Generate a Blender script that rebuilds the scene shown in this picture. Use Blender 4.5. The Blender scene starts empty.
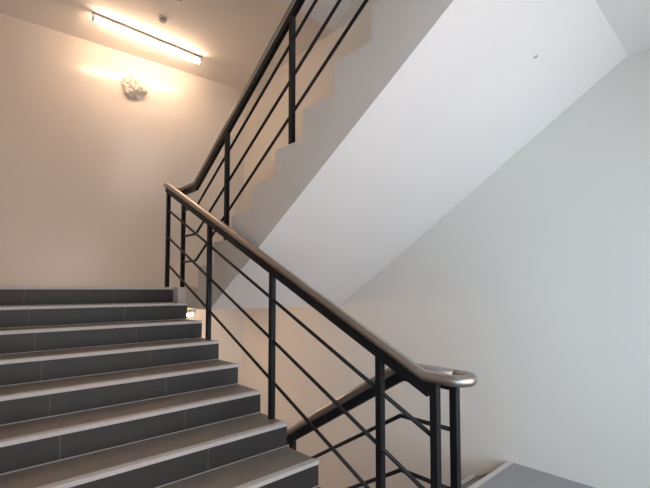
import bpy, bmesh, math, random
from mathutils import Vector, Matrix, noise
PI = math.pi
C = bpy.context.scene.collection
scene = bpy.context.scene

# ------------------------------------------------------------------ materials
def mat(name, col, rough=0.5, metal=0.0, var=0.0, scale=4.0, bump=0.0, bscale=60.0, spec=0.5, coat=0.0):
    m = bpy.data.materials.new(name); m.use_nodes = True
    nt = m.node_tree; b = nt.nodes['Principled BSDF']
    b.inputs['Base Color'].default_value = (*col, 1); b.inputs['Roughness'].default_value = rough
    b.inputs['Metallic'].default_value = metal; b.inputs['Specular IOR Level'].default_value = spec
    b.inputs['Coat Weight'].default_value = coat
    tc = nt.nodes.new('ShaderNodeTexCoord')
    if var > 0:
        n = nt.nodes.new('ShaderNodeTexNoise'); n.inputs['Scale'].default_value = scale; n.inputs['Detail'].default_value = 5
        r = nt.nodes.new('ShaderNodeMapRange'); r.inputs[1].default_value = .3; r.inputs[2].default_value = .7
        r.inputs[3].default_value = 1 - var; r.inputs[4].default_value = 1 + var
        v = nt.nodes.new('ShaderNodeVectorMath'); v.operation = 'SCALE'; v.inputs[0].default_value = col
        nt.links.new(tc.outputs['Object'], n.inputs['Vector']); nt.links.new(n.outputs[0], r.inputs[0])
        nt.links.new(r.outputs[0], v.inputs['Scale']); nt.links.new(v.outputs[0], b.inputs['Base Color'])
    if bump > 0:
        n2 = nt.nodes.new('ShaderNodeTexNoise'); n2.inputs['Scale'].default_value = bscale; n2.inputs['Detail'].default_value = 3
        bp = nt.nodes.new('ShaderNodeBump'); bp.inputs['Strength'].default_value = bump; bp.inputs['Distance'].default_value = .002
        nt.links.new(tc.outputs['Object'], n2.inputs['Vector']); nt.links.new(n2.outputs[0], bp.inputs['Height'])
        nt.links.new(bp.outputs[0], b.inputs['Normal'])
    return m

def tile_mat(name, col, joint, rough, jx=(-0.5098, -1.1168), w=0.0016, var=.08, gridy=None):
    """dark stoneware with straight pale grout lines at world x positions"""
    m = mat(name, col, rough, var=var, scale=7, bump=.15, bscale=90)
    nt = m.node_tree; b = nt.nodes['Principled BSDF']
    geo = nt.nodes.new('ShaderNodeNewGeometry'); sep = nt.nodes.new('ShaderNodeSeparateXYZ')
    nt.links.new(geo.outputs['Position'], sep.inputs[0])
    def lines(sock, period, off):
        a = nt.nodes.new('ShaderNodeMath'); a.operation = 'ADD'; a.inputs[1].default_value = 60.7 * 1 - off
        nt.links.new(sock, a.inputs[0])
        p = nt.nodes.new('ShaderNodeMath'); p.operation = 'PINGPONG'; p.inputs[1].default_value = period / 2
        nt.links.new(a.outputs[0], p.inputs[0])
        l = nt.nodes.new('ShaderNodeMath'); l.operation = 'LESS_THAN'; l.inputs[1].default_value = w
        nt.links.new(p.outputs[0], l.inputs[0]); return l.outputs[0]
    f = lines(sep.outputs[0], .607, jx[0])
    if gridy is not None:
        g = lines(sep.outputs[1], .607, gridy)
        mx = nt.nodes.new('ShaderNodeMath'); mx.operation = 'MAXIMUM'
        nt.links.new(f, mx.inputs[0]); nt.links.new(g, mx.inputs[1]); f = mx.outputs[0]
    mix = nt.nodes.new('ShaderNodeMix'); mix.data_type = 'RGBA'
    src = b.inputs['Base Color'].links[0].from_socket
    nt.links.new(f, mix.inputs['Factor']); nt.links.new(src, mix.inputs['A']); mix.inputs['B'].default_value = (*joint, 1)
    nt.links.new(mix.outputs['Result'], b.inputs['Base Color'])
    return m

def emis(name, col, s):
    m = bpy.data.materials.new(name); m.use_nodes = True; nt = m.node_tree
    b = nt.nodes['Principled BSDF']; b.inputs['Base Color'].default_value = (*col, 1)
    b.inputs['Emission Color'].default_value = (*col, 1); b.inputs['Emission Strength'].default_value = s
    return m

M_FAR = mat('satin_wall_paint', (.78, .745, .70), .2, var=.012, scale=1.5, bump=.05, bscale=25, spec=.5)
M_WALL = mat('white_wall_paint', (.755, .73, .695), .55, var=.012, scale=1.5, bump=.06, bscale=40)
M_CEIL = mat('ceiling_paint', (.86, .83, .80), .8, var=.01, scale=2)
M_SOFFIT = mat('white_soffit_plaster', (.83, .82, .815), .8, var=.01, scale=2)
M_SIDE = mat('grey_stringer_paint', (.80, .795, .785), .75, var=.015, scale=3)
M_CONC = mat('landing_edge_paint', (.74, .73, .71), .7, var=.02, scale=4)
M_RISER = tile_mat('charcoal_riser_tile', (.030, .029, .030), (.12, .108, .10), .5)
M_TREAD = tile_mat('brown_grey_tread_tile', (.225, .195, .172), (.26, .24, .22), .5, w=.0008, var=.10)
M_FLOOR = tile_mat('grey_landing_tile', (.29, .29, .31), (.4, .39, .38), .45, w=.001, var=.06, gridy=-2.94)
M_NOSE = mat('pale_nosing_strip', (.56, .55, .55), .5, var=.05, scale=30, bump=.2, bscale=150)
M_BLACK = mat('black_gloss_paint', (.007, .007, .009), .42, spec=.28)
M_STEEL = mat('brushed_handrail_steel', (.43, .395, .37), .34, metal=1.0, var=.06, scale=9)
M_WHITE = mat('white_plastic', (.75, .74, .72), .45, var=.02)
M_STRIP = mat('white_adhesive_strip', (.9, .9, .9), .4)
M_GREYP = mat('grey_enamel', (.42, .42, .44), .45, var=.02)
M_FOIL = mat('crinkled_clear_wrap', (.84, .80, .74), .22, metal=.0, var=.06, scale=14, bump=.5, bscale=26)
M_FRAME = mat('window_frame_paint', (.7, .7, .7), .4)
M_TUBE = emis('warm_fluorescent_tube', (1.0, .68, .45), 53)

def glass_mat():
    m = bpy.data.materials.new('window_glass'); m.use_nodes = True; nt = m.node_tree; nt.nodes.clear()
    o = nt.nodes.new('ShaderNodeOutputMaterial'); mx = nt.nodes.new('ShaderNodeMixShader')
    t = nt.nodes.new('ShaderNodeBsdfTransparent'); g = nt.nodes.new('ShaderNodeBsdfGlossy'); g.inputs['Roughness'].default_value = .02
    t.inputs[0].default_value = (.93, .97, .97, 1)
    f = nt.nodes.new('ShaderNodeFresnel'); f.inputs[0].default_value = 1.2
    nt.links.new(f.outputs[0], mx.inputs[0]); nt.links.new(t.outputs[0], mx.inputs[1]); nt.links.new(g.outputs[0], mx.inputs[2])
    nt.links.new(mx.outputs[0], o.inputs[0]); return m
M_GLASS = glass_mat()

# ------------------------------------------------------------------ helpers
def obj(name, bm, m, parent=None, smooth=False):
    bmesh.ops.recalc_face_normals(bm, faces=bm.faces)
    me = bpy.data.meshes.new(name); bm.to_mesh(me); bm.free()
    for x in (m if isinstance(m, (list, tuple)) else [m]): me.materials.append(x)
    if smooth:
        for p in me.polygons: p.use_smooth = True
    o = bpy.data.objects.new(name, me); C.objects.link(o)
    if parent:
        o.parent = parent
        me.transform(Matrix.Translation(-Vector(parent_world(parent))))
    return o
def parent_world(o):
    v = Vector((0, 0, 0))
    while o: v += o.location; o = o.parent
    return v
def thing(name, label, cat, loc=(0, 0, 0), group=None):
    o = bpy.data.objects.new(name, None); C.objects.link(o); o.location = loc; o.empty_display_size = .1
    o['label'] = label; o['category'] = cat
    if group: o['group'] = group
    return o
def struct(o, label=None):
    o['kind'] = 'structure'
    if label: o['label'] = label
    return o
def bx(bm, x0, x1, y0, y1, z0, z1, bev=0.0):
    r = bmesh.ops.create_cube(bm, size=1)
    vs = r['verts']
    for v in vs:
        v.co = Vector(((x0 + x1) / 2 + v.co.x * (x1 - x0), (y0 + y1) / 2 + v.co.y * (y1 - y0), (z0 + z1) / 2 + v.co.z * (z1 - z0)))
    if bev:
        es = list({e for v in vs for e in v.link_edges})
        bmesh.ops.bevel(bm, geom=es, offset=bev, segments=2, affect='EDGES', profile=.5)
    return bm
def box(*a, bev=0.0):
    return bx(bmesh.new(), *a, bev=bev)
def extr(poly, x0, x1, bm=None):
    """prism: closed outline of (y,z) points swept from x0 to x1"""
    bm = bm or bmesh.new()
    a = [bm.verts.new((x0, y, z)) for y, z in poly]; b = [bm.verts.new((x1, y, z)) for y, z in poly]
    bm.faces.new(a); bm.faces.new(b[::-1]); n = len(poly)
    for i in range(n): bm.faces.new((a[i], b[i], b[(i + 1) % n], a[(i + 1) % n]))
    bm.normal_update(); bmesh.ops.triangulate(bm, faces=[f for f in bm.faces if len(f.verts) > 4], ngon_method='EAR_CLIP'); return bm
def extz(poly, z0, z1):
    bm = bmesh.new()
    a = [bm.verts.new((x, y, z0)) for x, y in poly]; b = [bm.verts.new((x, y, z1)) for x, y in poly]
    bm.faces.new(a); bm.faces.new(b[::-1]); n = len(poly)
    for i in range(n): bm.faces.new((a[i], b[i], b[(i + 1) % n], a[(i + 1) % n]))
    bm.normal_update(); bmesh.ops.triangulate(bm, faces=[f for f in bm.faces if len(f.verts) > 4], ngon_method='EAR_CLIP'); return bm
def sweep(path, prof, up=Vector((0, 0, 1)), cap=True, bm=None):
    """sweep a closed 2D profile (side, up) along a 3D polyline with mitred joints"""
    bm = bm or bmesh.new(); P = [Vector(p) for p in path]; rings = []
    for i, p in enumerate(P):
        a = (P[i] - P[i - 1]).normalized() if i else None
        b = (P[i + 1] - P[i]).normalized() if i < len(P) - 1 else None
        t = (a + b).normalized() if (a and b) else (a or b)
        base = a or b
        s0 = base.cross(up); s0.normalize(); u0 = s0.cross(base).normalized()
        ring = []
        for (q, w) in prof:
            v = p + s0 * q + u0 * w
            # slide along the incoming direction on to the mitre plane
            k = (p - v).dot(t) / base.dot(t)
            ring.append(bm.verts.new(v + base * k))
        rings.append(ring)
    n = len(prof)
    for r0, r1 in zip(rings, rings[1:]):
        for j in range(n): bm.faces.new((r0[j], r0[(j + 1) % n], r1[(j + 1) % n], r1[j]))
    if cap: bm.faces.new(rings[0][::-1]); bm.faces.new(rings[-1])
    return bm
def circ(r, n=20, cx=0, cy=0): return [(cx + r * math.cos(2 * PI * i / n), cy + r * math.sin(2 * PI * i / n)) for i in range(n)]
def rect(w, h, dz=0): return [(-w / 2, dz - h / 2), (w / 2, dz - h / 2), (w / 2, dz + h / 2), (-w / 2, dz + h / 2)]
def fillet(path, r, seg=5):
    P = [Vector(p) for p in path]; out = [P[0]]
    for a, b, c in zip(P, P[1:], P[2:]):
        d1 = (a - b).normalized(); d2 = (c - b).normalized()
        ang = d1.angle(d2); t = r / math.tan(ang / 2) if ang < PI - .01 else 0
        t = min(t, (a - b).length * .49, (c - b).length * .49)
        p0 = b + d1 * t; p1 = b + d2 * t
        for k in range(seg + 1):
            s = k / seg; out.append((p0.lerp(b, s)).lerp(b.lerp(p1, s), s))
    out.append(P[-1]); return out

# ------------------------------------------------------------------ dimensions (metres)
XL, XR = -1.78, 1.596            # side walls of the stairwell
G = .0605                        # width of the narrow well between the flights
HA, HB, D = .137, .1825, .2847   # risers of the lower flight, of the others, going
ZM = -1.305                       # main landing
ZU = 9 * HB                      # upper main landing
YF = -4.55
S = HB / D
YB0 = -.345                      # first riser of the flight going up
ZS = -.5574                      # soffit height at y = 0
ZC = 2.91                        # ceiling over the half landing
ZT = 4.85
def far_y(x): return 1.445 + (1.487 - x) * .10
XLw, XRw = XL - .2, XR + .2

# ------------------------------------------------------------------ room shell
struct(obj('wall_back', extz([(XLw, far_y(XLw)), (XRw, far_y(XRw)), (XRw, far_y(XRw) + .2), (XLw, far_y(XLw) + .2)], -3.2, ZT), M_FAR),
       'warm lit cream wall behind the half landing')
struct(obj('wall_right', box(XR, XRw, YF - .2, far_y(XR), -3.2, ZT), M_WALL), 'smooth white side wall along the right flights')
W3 = (-4.45, -3.70, -1.28, -.05)  # unseen side window, added to throw cool light on the lower right wall
bm = bmesh.new(); bx(bm, XLw, XL, W3[1], far_y(XL), -3.2, ZT); bx(bm, XLw, XL, YF - .2, W3[0], -3.2, ZT)
bx(bm, XLw, XL, W3[0], W3[1], -3.2, W3[2]); bx(bm, XLw, XL, W3[0], W3[1], W3[3], ZT)
f = bmesh.new(); t = .045
bx(f, XLw + .06, XLw + .12, W3[0], W3[0] + t, W3[2], W3[3]); bx(f, XLw + .06, XLw + .12, W3[1] - t, W3[1], W3[2], W3[3])
bx(f, XLw + .06, XLw + .12, W3[0] + t, W3[1] - t, W3[2], W3[2] + t); bx(f, XLw + .06, XLw + .12, W3[0] + t, W3[1] - t, W3[3] - t, W3[3])
fo = struct(obj('window_3', f, M_FRAME), 'unseen window added in the left wall for cool light on the right wall')
obj('pane', box(XLw + .086, XLw + .094, W3[0] + t, W3[1] - t, W3[2] + t, W3[3] - t), M_GLASS, fo)
L = bpy.data.lights.new('daylight_portal', 'AREA'); L.shape = 'RECTANGLE'; L.size = W3[3] - W3[2]; L.size_y = W3[1] - W3[0]; L.cycles.is_portal = True
lo = bpy.data.objects.new('daylight_portal', L); C.objects.link(lo); lo.location = (XLw - .01, (W3[0] + W3[1]) / 2, (W3[2] + W3[3]) / 2)
lo.rotation_euler = (0, -PI / 2, 0)
struct(obj('wall_left', bm, M_WALL), 'white side wall left of the lower flight')
# wall with two windows behind the camera
W1 = (-1.6, 1.5, -1.28, .95); W2 = (-.7, 1.4, 2.4, 4.3)
bm = bmesh.new()
for z0, z1 in ((-3.2, W1[2]), (W1[3], W2[2]), (W2[3], ZT)): bx(bm, XL, XR, YF - .2, YF, z0, z1)
for w in (W1, W2):
    bx(bm, XL, w[0], YF - .2, YF, w[2], w[3]); bx(bm, w[1], XR, YF - .2, YF, w[2], w[3])
struct(obj('wall_front', bm, M_WALL), 'white wall with two windows opposite the half landing')
for i, w in enumerate((W1, W2)):
    f = bmesh.new(); t = .05; xm = (w[0] + w[1]) / 2
    bx(f, w[0], w[1], YF - .14, YF - .08, w[2], w[2] + t); bx(f, w[0], w[1], YF - .14, YF - .08, w[3] - t, w[3])
    for a in (w[0], xm - t / 2, w[1] - t): bx(f, a, a + t, YF - .14, YF - .08, w[2] + t, w[3] - t)
    fo = struct(obj('window_%d' % (i + 1), f, M_FRAME), 'white framed two pane window in the front wall')
    for a, b in ((w[0] + t, xm - t / 2), (xm + t / 2, w[1] - t)):
        obj('pane', box(a, b, YF - .114, YF - .106, w[2] + t, w[3] - t), M_GLASS, fo)
    L = bpy.data.lights.new('daylight_portal', 'AREA'); L.shape = 'RECTANGLE'; L.size = w[1] - w[0]; L.size_y = w[3] - w[2]
    L.cycles.is_portal = True
    lo = bpy.data.objects.new('daylight_portal', L); C.objects.link(lo); lo.location = (xm, YF - .21, (w[2] + w[3]) / 2)
    lo.rotation_euler = (PI / 2, 0, 0)
struct(obj('ceiling', box(XLw, XRw, YF - .2, far_y(XLw) + .2, ZT, ZT + .2), M_CEIL), 'ceiling at the top of the stairwell')
# half landing (three steps of plan), its underside plastered
lp = [(XL, .014), (-.010, .014), (-.010, -.1), (G, -.1), (G, YB0), (XR, YB0), (XR, far_y(XR)), (XL, far_y(XL))]
struct(obj('floor', extz(lp, -.19, 0), M_CONC), 'half landing slab between the two flights')
# half landing of the next storey: the ceiling with the tube light
lp2 = [(XL, .25), (.0, .25), (.0, -.1), (G, -.1), (G, -.46), (XR, -.46), (XR, far_y(XR)), (XL, far_y(XL))]
struct(obj('ceiling', extz(lp2, ZC, ZC + .24), M_CEIL), 'flat ceiling over the half landing, carrying the tube light')
# main landing
struct(obj('floor', box(XL, XR, YF, -2.345, ZM - .19, ZM - .012), M_CONC), 'main landing slab')
struct(obj('floor', box(XL, XR, YF, -2.375, ZM - .012, ZM), M_FLOOR), 'grey tiled floor of the main landing')
# upper main landing, seen from below
struct(obj('floor', extz([(XL, YF), (XR, YF), (XR, -3.147), (G, -3.147), (G, -2.75), (XL, -2.75)], 1.46, ZU), M_SOFFIT), 'upper main landing seen from below')
struct(obj('floor', box(XL, XR, -2.33, far_y(XL), -3.17, -2.97), M_FLOOR), 'lower half landing floor')

# ------------------------------------------------------------------ flights
def make_step(parent, x0, x1, yn, zn, rh, face, going):
    """one tiled step; face=-1 looks towards -y, face=+1 looks towards +y; nosing at (yn, zn)"""
    st = bpy.data.objects.new('step', None); C.objects.link(st); st.parent = parent; st.empty_display_size = .05
    st.location = Vector((0, yn, zn)) - parent_world(parent)
    fy = -face                                        # direction of the tread from the nosing
    def yy(a, b): return (min(yn + fy * a, yn + fy * b), max(yn + fy * a, yn + fy * b))
    y = yy(.006, .016)
    obj('riser_tile', box(x0, x1, *y, zn - rh + .0005, zn - .0215, bev=.0008), M_RISER, st)
    if going:
        y = yy(.0425, going + .005)
        obj('tread_tile', box(x0, x1, *y, zn - .014, zn - .004, bev=.0008), M_TREAD, st)
    pr = [(0.002, 0), (.042, 0), (.042, -.012), (.0165, -.012), (.0165, -.021), (0.0, -.021), (0, -.002)]
    obj('nosing_strip', extr([(yn + fy * a, zn + b) for a, b in pr], x0 - 0, x1 + .0), M_NOSE, st)
    return st

# lower flight, climbing away from the camera on the left
fa = thing('stair_flight', 'wide lower flight of charcoal tiled steps with pale nosings climbing to the half landing', 'stairs', (-.9, -2.56, ZM))
prof = []
N = 10
for k in range(N):
    yk = -k * D + .016
    prof += [(yk + (0 if k else 0), -k * HA - .0125), (yk, -(k + 1) * HA - (.0125 if k < N - 1 else 0))]
prof[-1] = (prof[-1][0], ZM)
prof = [(.013 + .0, -.0125)] + prof[1:]
sl = HA / D
prof += [(-N * D + .45, ZM), (.0135, -.56 - .0)]
prof = [(.0135, -.0125)] + prof[1:]
obj('concrete_slab', extr(prof, XL + .001, -.004), M_CONC, fa)
for k in range(N):
    zk = -k * HA
    rh = HA if k < N - 1 else (zk - ZM)
    make_step(fa, XL + .001, 0, -k * D, zk, rh, -1, 0 if k == 0 else D)

# flight going up over the camera's right: plastered side and soffit
def upper_profile(dz, ytop, zc):
    p = []
    y = YB0; z = dz
    p.append((y, z))
    for m in range(9):
        p.append((y - m * D, z + (m + 1) * HB))
        if m < 8: p.append((y - (m + 1) * D, z + (m + 1) * HB))
    p += [(ytop, z + 9 * HB), (ytop, zc)]
    return p
yS = (ZS + .19) / S
fb = thing('stair_flight', 'upper flight seen from below, grey sawtooth side and broad white sloping underside', 'stairs', (.83, YB0, 0))
pb = upper_profile(0, -3.147, 1.46) + [(-(-.19 - ZS) / S * 1.0, -.19), (YB0, -.19)]
bm = extr(pb, G, XR - .001)
o = obj('flight_slab', bm, [M_SOFFIT, M_SIDE, M_TREAD, M_RISER], fb)
for p in o.data.polygons:
    n = p.normal
    p.material_index = 1 if abs(n.x) > .9 else 2 if n.z > .9 else 3 if (n.y > .9 and p.center.z > 0) else 0
# the next storey's flight up and down, only their undersides show
fc = thing('stair_flight', 'highest flight, only a patch of its pale underside shows between the upper rails', 'stairs', (.83, -.46, ZC))
dz = ZC + ZS * -1 - .46 * S
yend = -.46 - (ZT - .002 - ZC) / S
pc2 = [(-.461, ZC), (-.461, ZC + .24)]
zz = ZC + .24; y = -.461
while zz + HB < ZT: 
    zz += HB; pc2.append((y, zz)); y -= D; pc2.append((y, zz))
pc2 += [(y, ZT - .002), (yend, ZT - .002)]
obj('flight_slab', extr(pc2, G, XR - .001), M_SOFFIT, fc)
fd = thing('stair_flight', 'flight overhead left, rising away above the lower flight', 'stairs', (-.9, -2.75, ZU))
hh = (ZC + .24 - ZU) / 10
pd = [(-2.75, ZU)]
y = -2.75 + .14; zz = ZU; pd.append((y, ZU))
for k in range(10):
    zz += hh; pd.append((y, zz)); y += (.25 + 2.61) / 10; pd.append((y, zz))
pd += [(.25, ZC), (-2.75, 1.46)]
obj('flight_slab', extr(pd, XL + .001, -.001), [M_SOFFIT], fd)

# flight going down on the right beyond the main landing
fe = thing('stair_flight', 'descending flight beyond the main landing edge at the bottom right', 'stairs', (.83, -2.33, ZM))
pe = [(-2.345, ZM - .0125)]
for k in range(9):
    yk = -2.33 + k * D - .0165
    pe += [(yk, ZM - k * HB - .0125), (yk, ZM - (k + 1) * HB - .0125)]
pe[-1] = (pe[-1][0], -2.97)
pe += [(-.45, -2.97), (-2.345, ZM - .19 - .2)]
pe = pe[1:]
obj('concrete_slab', extr(pe, G, XR - .001), M_CONC, fe)
for k in range(9):
    make_step(fe, G, XR - .001, -2.33 + k * D, ZM - k * HB, HB, 1, 0 if k == 0 else D)

# ------------------------------------------------------------------ railings
XA, XB = -.03, .081
RT = .024                                           # handrail radius
BAR = rect(.030, .044, -RT - .019)                  # black bar under the tube
OFFS = (.230, .484, .736)
def post(parent, x, y, z0, z1, name='post'):
    return obj(name, box(x - .016, x + .016, y - .017, y + .017, z0, z1, bev=.002), M_BLACK, parent)
def zA(y): return .906 + .481 * y                   # tube centre over the lower flight
ZL = zA(-2.694)                                      # height of the lower loop
YK = -2.694
# lower railing with its looped end
ra = thing('stair_railing', 'long black railing beside the charcoal steps, its brown steel handrail looping back at the bottom', 'railing', (XA, -2.745, ZM))
r = (XB - XA) / 2; cx = (XA + XB) / 2
loopc = -2.815
ZTOP = .938
path = [(XA, .17, zA(.17) - .012), (XA, .11, zA(.11)), (XA, YK, ZL), (XA, loopc, ZL)]
core = fillet(path[:4], .05, 6)
for k in range(1, 12):
    a = PI * k / 12; core.append(Vector((cx - r * math.cos(a), loopc - r * math.sin(a), ZL)))
core += [Vector((XB, loopc, ZL)), Vector((XB, -2.775, ZL))]
obj('handrail', sweep(core, circ(RT)), M_STEEL, ra, True)
b = bmesh.new()
sweep([(XA, .125, zA(.125)), (XA, YK, ZL), (XA, -2.76, ZL)], BAR, bm=b)
sweep([(XA, -2.62, zA(-2.62) - .0005), (XA, -2.742, zA(-2.742) - .0005)], rect(.0285, .044, -RT - .019), bm=b)
obj('support_bar', b, M_BLACK, ra)
for py, zf in ((.102, 0), (-.735, -2 * HA), (-1.585, -5 * HA), (-2.452, -8 * HA), (-2.745, ZM)):
    z1 = (zA(py) if py > YK else ZL) - RT - .006
    if zf == 0: f = 0
    else:
        f = zf
        if py > -2.6:
            k = math.floor(-py / D) + 1; f = -k * HA
    post(ra, XA, py, f, z1)
for dz_ in OFFS:
    b = sweep([(XA, .102, zA(.102) - dz_), (XA, -2.742, zA(-2.742) - dz_ + .006 + .0)], circ(.0098, 12))
    obj('rail_rod', b, M_BLACK, ra, True)

# descending railing on the far side of the loop
def zC_(y): return ZL - .605 * (y + 2.49)
rc = thing('stair_railing', 'lower black railing running down behind the long one, on the descending flight', 'railing', (XB, -2.77, ZM))
pc_ = [(XB, -2.773, ZL), (XB, -2.49, ZL), (XB, -.12, zC_(-.12))]
obj('handrail', sweep(fillet(pc_, .04), circ(RT)), M_STEEL, rc, True)
obj('support_bar', sweep([(XB, -2.775, ZL), (XB, -2.49, ZL), (XB, -.12, zC_(-.12))], BAR), M_BLACK, rc)
for py in (-2.77, -1.655, -.80):
    if py < -2.6: f, zt = ZM, ZL
    else:
        k = math.floor((py + 2.33) / D) + 1; f = ZM - k * HB; zt = zC_(py)
    post(rc, XB, py, f, zt - RT - .006)
for dz_ in OFFS:
    obj('rail_rod', sweep(fillet([(XB, -2.77, ZL - dz_ - .005), (XB, -2.485, ZL - dz_ - .005), (XB, -.15, zC_(-.15) - dz_ - .005)], .02, 3), circ(.0098, 12)), M_BLACK, rc, True)

# upper railing
ZP = .935; YKB = -.235
def zB_(y): return ZP + S * (YKB - y)
rb = thing('stair_railing', 'black railing climbing the upper flight with three thin rods and a bent lower end', 'railing', (XB, .02, 0))
ytop = -2.9
hp = fillet([(XA + .035, .115, ZP), (XB - .001, .115, ZP), (XB, .03, ZP), (XB, YKB, ZP), (XB, ytop, zB_(ytop))], .05, 5)
obj('handrail', sweep(hp, circ(RT)), M_STEEL, rb, True)
obj('support_bar', sweep([(XB, .05, ZP), (XB, YKB, ZP), (XB, ytop, zB_(ytop))], BAR), M_BLACK, rb)
for py in (.018, -.797, -1.635, -2.47):
    if py > YB0: f, zt = 0, ZP
    else:
        k = math.floor((YB0 - py) / D) + 1; f = k * HB; zt = zB_(py)
    post(rb, XB, py, f, zt - RT - .006)
for dz_ in (.215, .46, .70):
    obj('rail_rod', sweep(fillet([(XB, .018, ZP - dz_), (XB, YKB - .02, ZP - dz_), (XB, ytop, zB_(ytop) - dz_ - .013)], .02, 3), circ(.0100, 12)), M_BLACK, rb, True)

# ------------------------------------------------------------------ lamps and small fittings
def tube_light(x0, x1, y, zc, drop, label):
    t = thing('tube_light', label, 'lamp', ((x0 + x1) / 2, y, zc), 'fluorescent tube lights')
    zb = zc - drop
    b = box(x0 - .03, x1 + .03, y - .014, y + .014, zb - .03, zb, bev=.003)
    if drop > 0:
        for xx in (x0 + .2, x1 - .12): bx(b, xx - .02, xx + .02, y - .012, y + .012, zb, zc)
    obj('housing', b, M_GREYP, t)
    zt = zb - .070
    for xx in (x0 - .012, x1 + .012):
        e = sweep([(xx - .013, y + .022, zt), (xx + .013, y + .022, zt)], circ(.017, 16)); bx(e, xx - .012, xx + .012, y + .004, y + .030, zt, zb - .028)
        obj('lamp_holder', e, M_WHITE, t)
    obj('fluorescent_tube', sweep([(x0, y + .022, zt), (x1, y + .022, zt)], circ(.0150, 16)), M_TUBE, t, True)
    return t
tube_light(-.48, .70, 1.04, ZC, 0, 'long glowing tube light on the ceiling of the half landing')
tube_light(-.48, .665, 1.04, -.19, .07, 'glowing end of a tube light under the half landing, beside the steps')

# oval bulkhead lamp in crumpled wrapping, on the back wall
lx, lz = .105, 2.50; ly = far_y(lx)
wl = thing('wall_lamp', 'oval wall lamp wrapped in crumpled clear film on the cream wall', 'lamp', (lx, ly, lz))
def dome(rx, rz, dy, y0, crumple, seg=40, rings=14, p=2.0):
    bm = bmesh.new(); R = []
    for i in range(rings + 1):
        a = PI / 2 * i / rings; ring = []
        for j in range(seg):
            t = 2 * PI * j / seg; c = math.cos(a) ** (2 / p if p != 2 else 1)
            v = Vector((lx + rx * math.cos(t) * c, y0 - dy * math.sin(a), lz + rz * math.sin(t) * c))
            if crumple:
                n = noise.noise(v * 13) * .75 + abs(noise.noise(v * 34)) * .5 - .1
                d = (v - Vector((lx, y0, lz))).normalized(); v += d * crumple * n
            v.y = min(v.y, y0)
            ring.append(bm.verts.new(v))
        R.append(ring)
        if i == rings: break
    for a_, b_ in zip(R, R[1:]):
        for j in range(seg): bm.faces.new((a_[j], a_[(j + 1) % seg], b_[(j + 1) % seg], b_[j]))
    bm.faces.new(R[0]); bmesh.ops.remove_doubles(bm, verts=bm.verts, dist=1e-5)
    return bm
obj('base_plate', dome(.135, .12, .035, ly + .012, 0), M_GREYP, wl, True)
obj('wrapped_diffuser', dome(.145, .14, .13, ly + .01, .05, 90, 34), M_FOIL, wl)

def lathe(prof, cx, cy, cz, seg=32):
    bm = bmesh.new(); R = []
    for r_, z in prof: R.append([bm.verts.new((cx + r_ * math.cos(2 * PI * j / seg), cy + r_ * math.sin(2 * PI * j / seg), cz + z)) for j in range(seg)])
    for a_, b_ in zip(R, R[1:]):
        for j in range(seg): bm.faces.new((a_[j], a_[(j + 1) % seg], b_[(j + 1) % seg], b_[j]))
    bm.faces.new(R[0]); bm.faces.new(R[-1]); return bm
sd = thing('smoke_detector', 'small round white detector on the ceiling beside the tube light', 'detector', (.08, .63, ZC))
obj('base_plate', lathe([(.05, 0), (.05, -.012), (.046, -.016)], .08, .63, ZC), M_WHITE, sd, True)
obj('sensor_head', lathe([(.038, -.016), (.036, -.034), (.028, -.044), (.012, -.047)], .08, .63, ZC), M_GREYP, sd, True)
s2 = thing('ceiling_sensor', 'round pale fitting cut by the top edge of the picture, on the ceiling', 'detector', (.065, .225, ZC))
obj('base_plate', lathe([(.056, 0), (.056, -.016), (.05, -.02)], .065, .225, ZC), M_WHITE, s2, True)
obj('sensor_head', lathe([(.042, -.02), (.036, -.035), (.015, -.04)], .065, .225, ZC), M_WHITE, s2, True)

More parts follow.
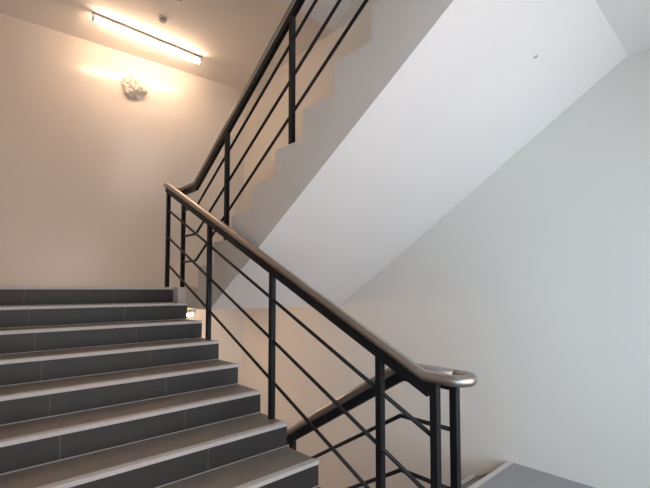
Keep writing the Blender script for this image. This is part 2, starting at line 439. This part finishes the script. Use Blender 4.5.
# little clip and strip on the sloping underside
def soff(x, y, off=0):
    n = Vector((0, -S, -1)).normalized()
    return Vector((x, y, ZS - S * y)) + n * off
p0, p1 = soff(.844, -2.869, .0015), soff(.862, -2.963, .0015)
cs = thing('cable_clip', 'tiny pale strip with a dark end stuck on the white sloping underside', 'clip', soff(.844, -2.869))
obj('strip', sweep([p0, p1], rect(.006, .003), up=Vector((0, -S, -1))), M_STRIP, cs)
obj('clip_head', sweep([soff(.840, -2.853, .004), soff(.846, -2.868, .004)], rect(.007, .008), up=Vector((0, -S, -1))), M_GREYP, cs)

# ------------------------------------------------------------------ world, camera, view
w = bpy.data.worlds.new('sky'); scene.world = w; w.use_nodes = True
nt = w.node_tree; bg = nt.nodes['Background']; bg.inputs[1].default_value = 2.9
tc = nt.nodes.new('ShaderNodeTexCoord'); sp = nt.nodes.new('ShaderNodeSeparateXYZ'); cr = nt.nodes.new('ShaderNodeValToRGB')
nt.links.new(tc.outputs['Generated'], sp.inputs[0]); mr = nt.nodes.new('ShaderNodeMapRange')
mr.inputs[1].default_value = -1; mr.inputs[1].default_value = -.95; mr.inputs[2].default_value = -.2; nt.links.new(sp.outputs[0], mr.inputs[0]); nt.links.new(mr.outputs[0], cr.inputs[0])
cr.color_ramp.elements[0].color = (.92, 1.35, 1.65, 1); cr.color_ramp.elements[1].color = (.95, .80, .79, 1); nt.links.new(cr.outputs[0], bg.inputs[0])
cd = bpy.data.cameras.new('camera'); co = bpy.data.objects.new('camera', cd); C.objects.link(co); scene.camera = co
cd.sensor_fit = 'HORIZONTAL'; cd.sensor_width = 36; cd.lens = 407.5265 / 650 * 36; cd.shift_y = 26.2181 / 650; cd.clip_start = .02
yaw, pit = math.radians(42.6662), math.radians(2.7982)
co.location = (-1.5239, -3.6941, -.0273)
co.rotation_euler = (PI / 2 + pit, 0, -yaw)
vs = scene.view_settings; scene.display_settings.display_device = 'sRGB'
vs.view_transform = 'Standard'; vs.look = 'None'; vs.gamma = 1; vs.use_curve_mapping = False; vs.exposure = 0.45
scene.cycles.max_bounces = 14; scene.cycles.diffuse_bounces = 8; scene.cycles.transparent_max_bounces = 12
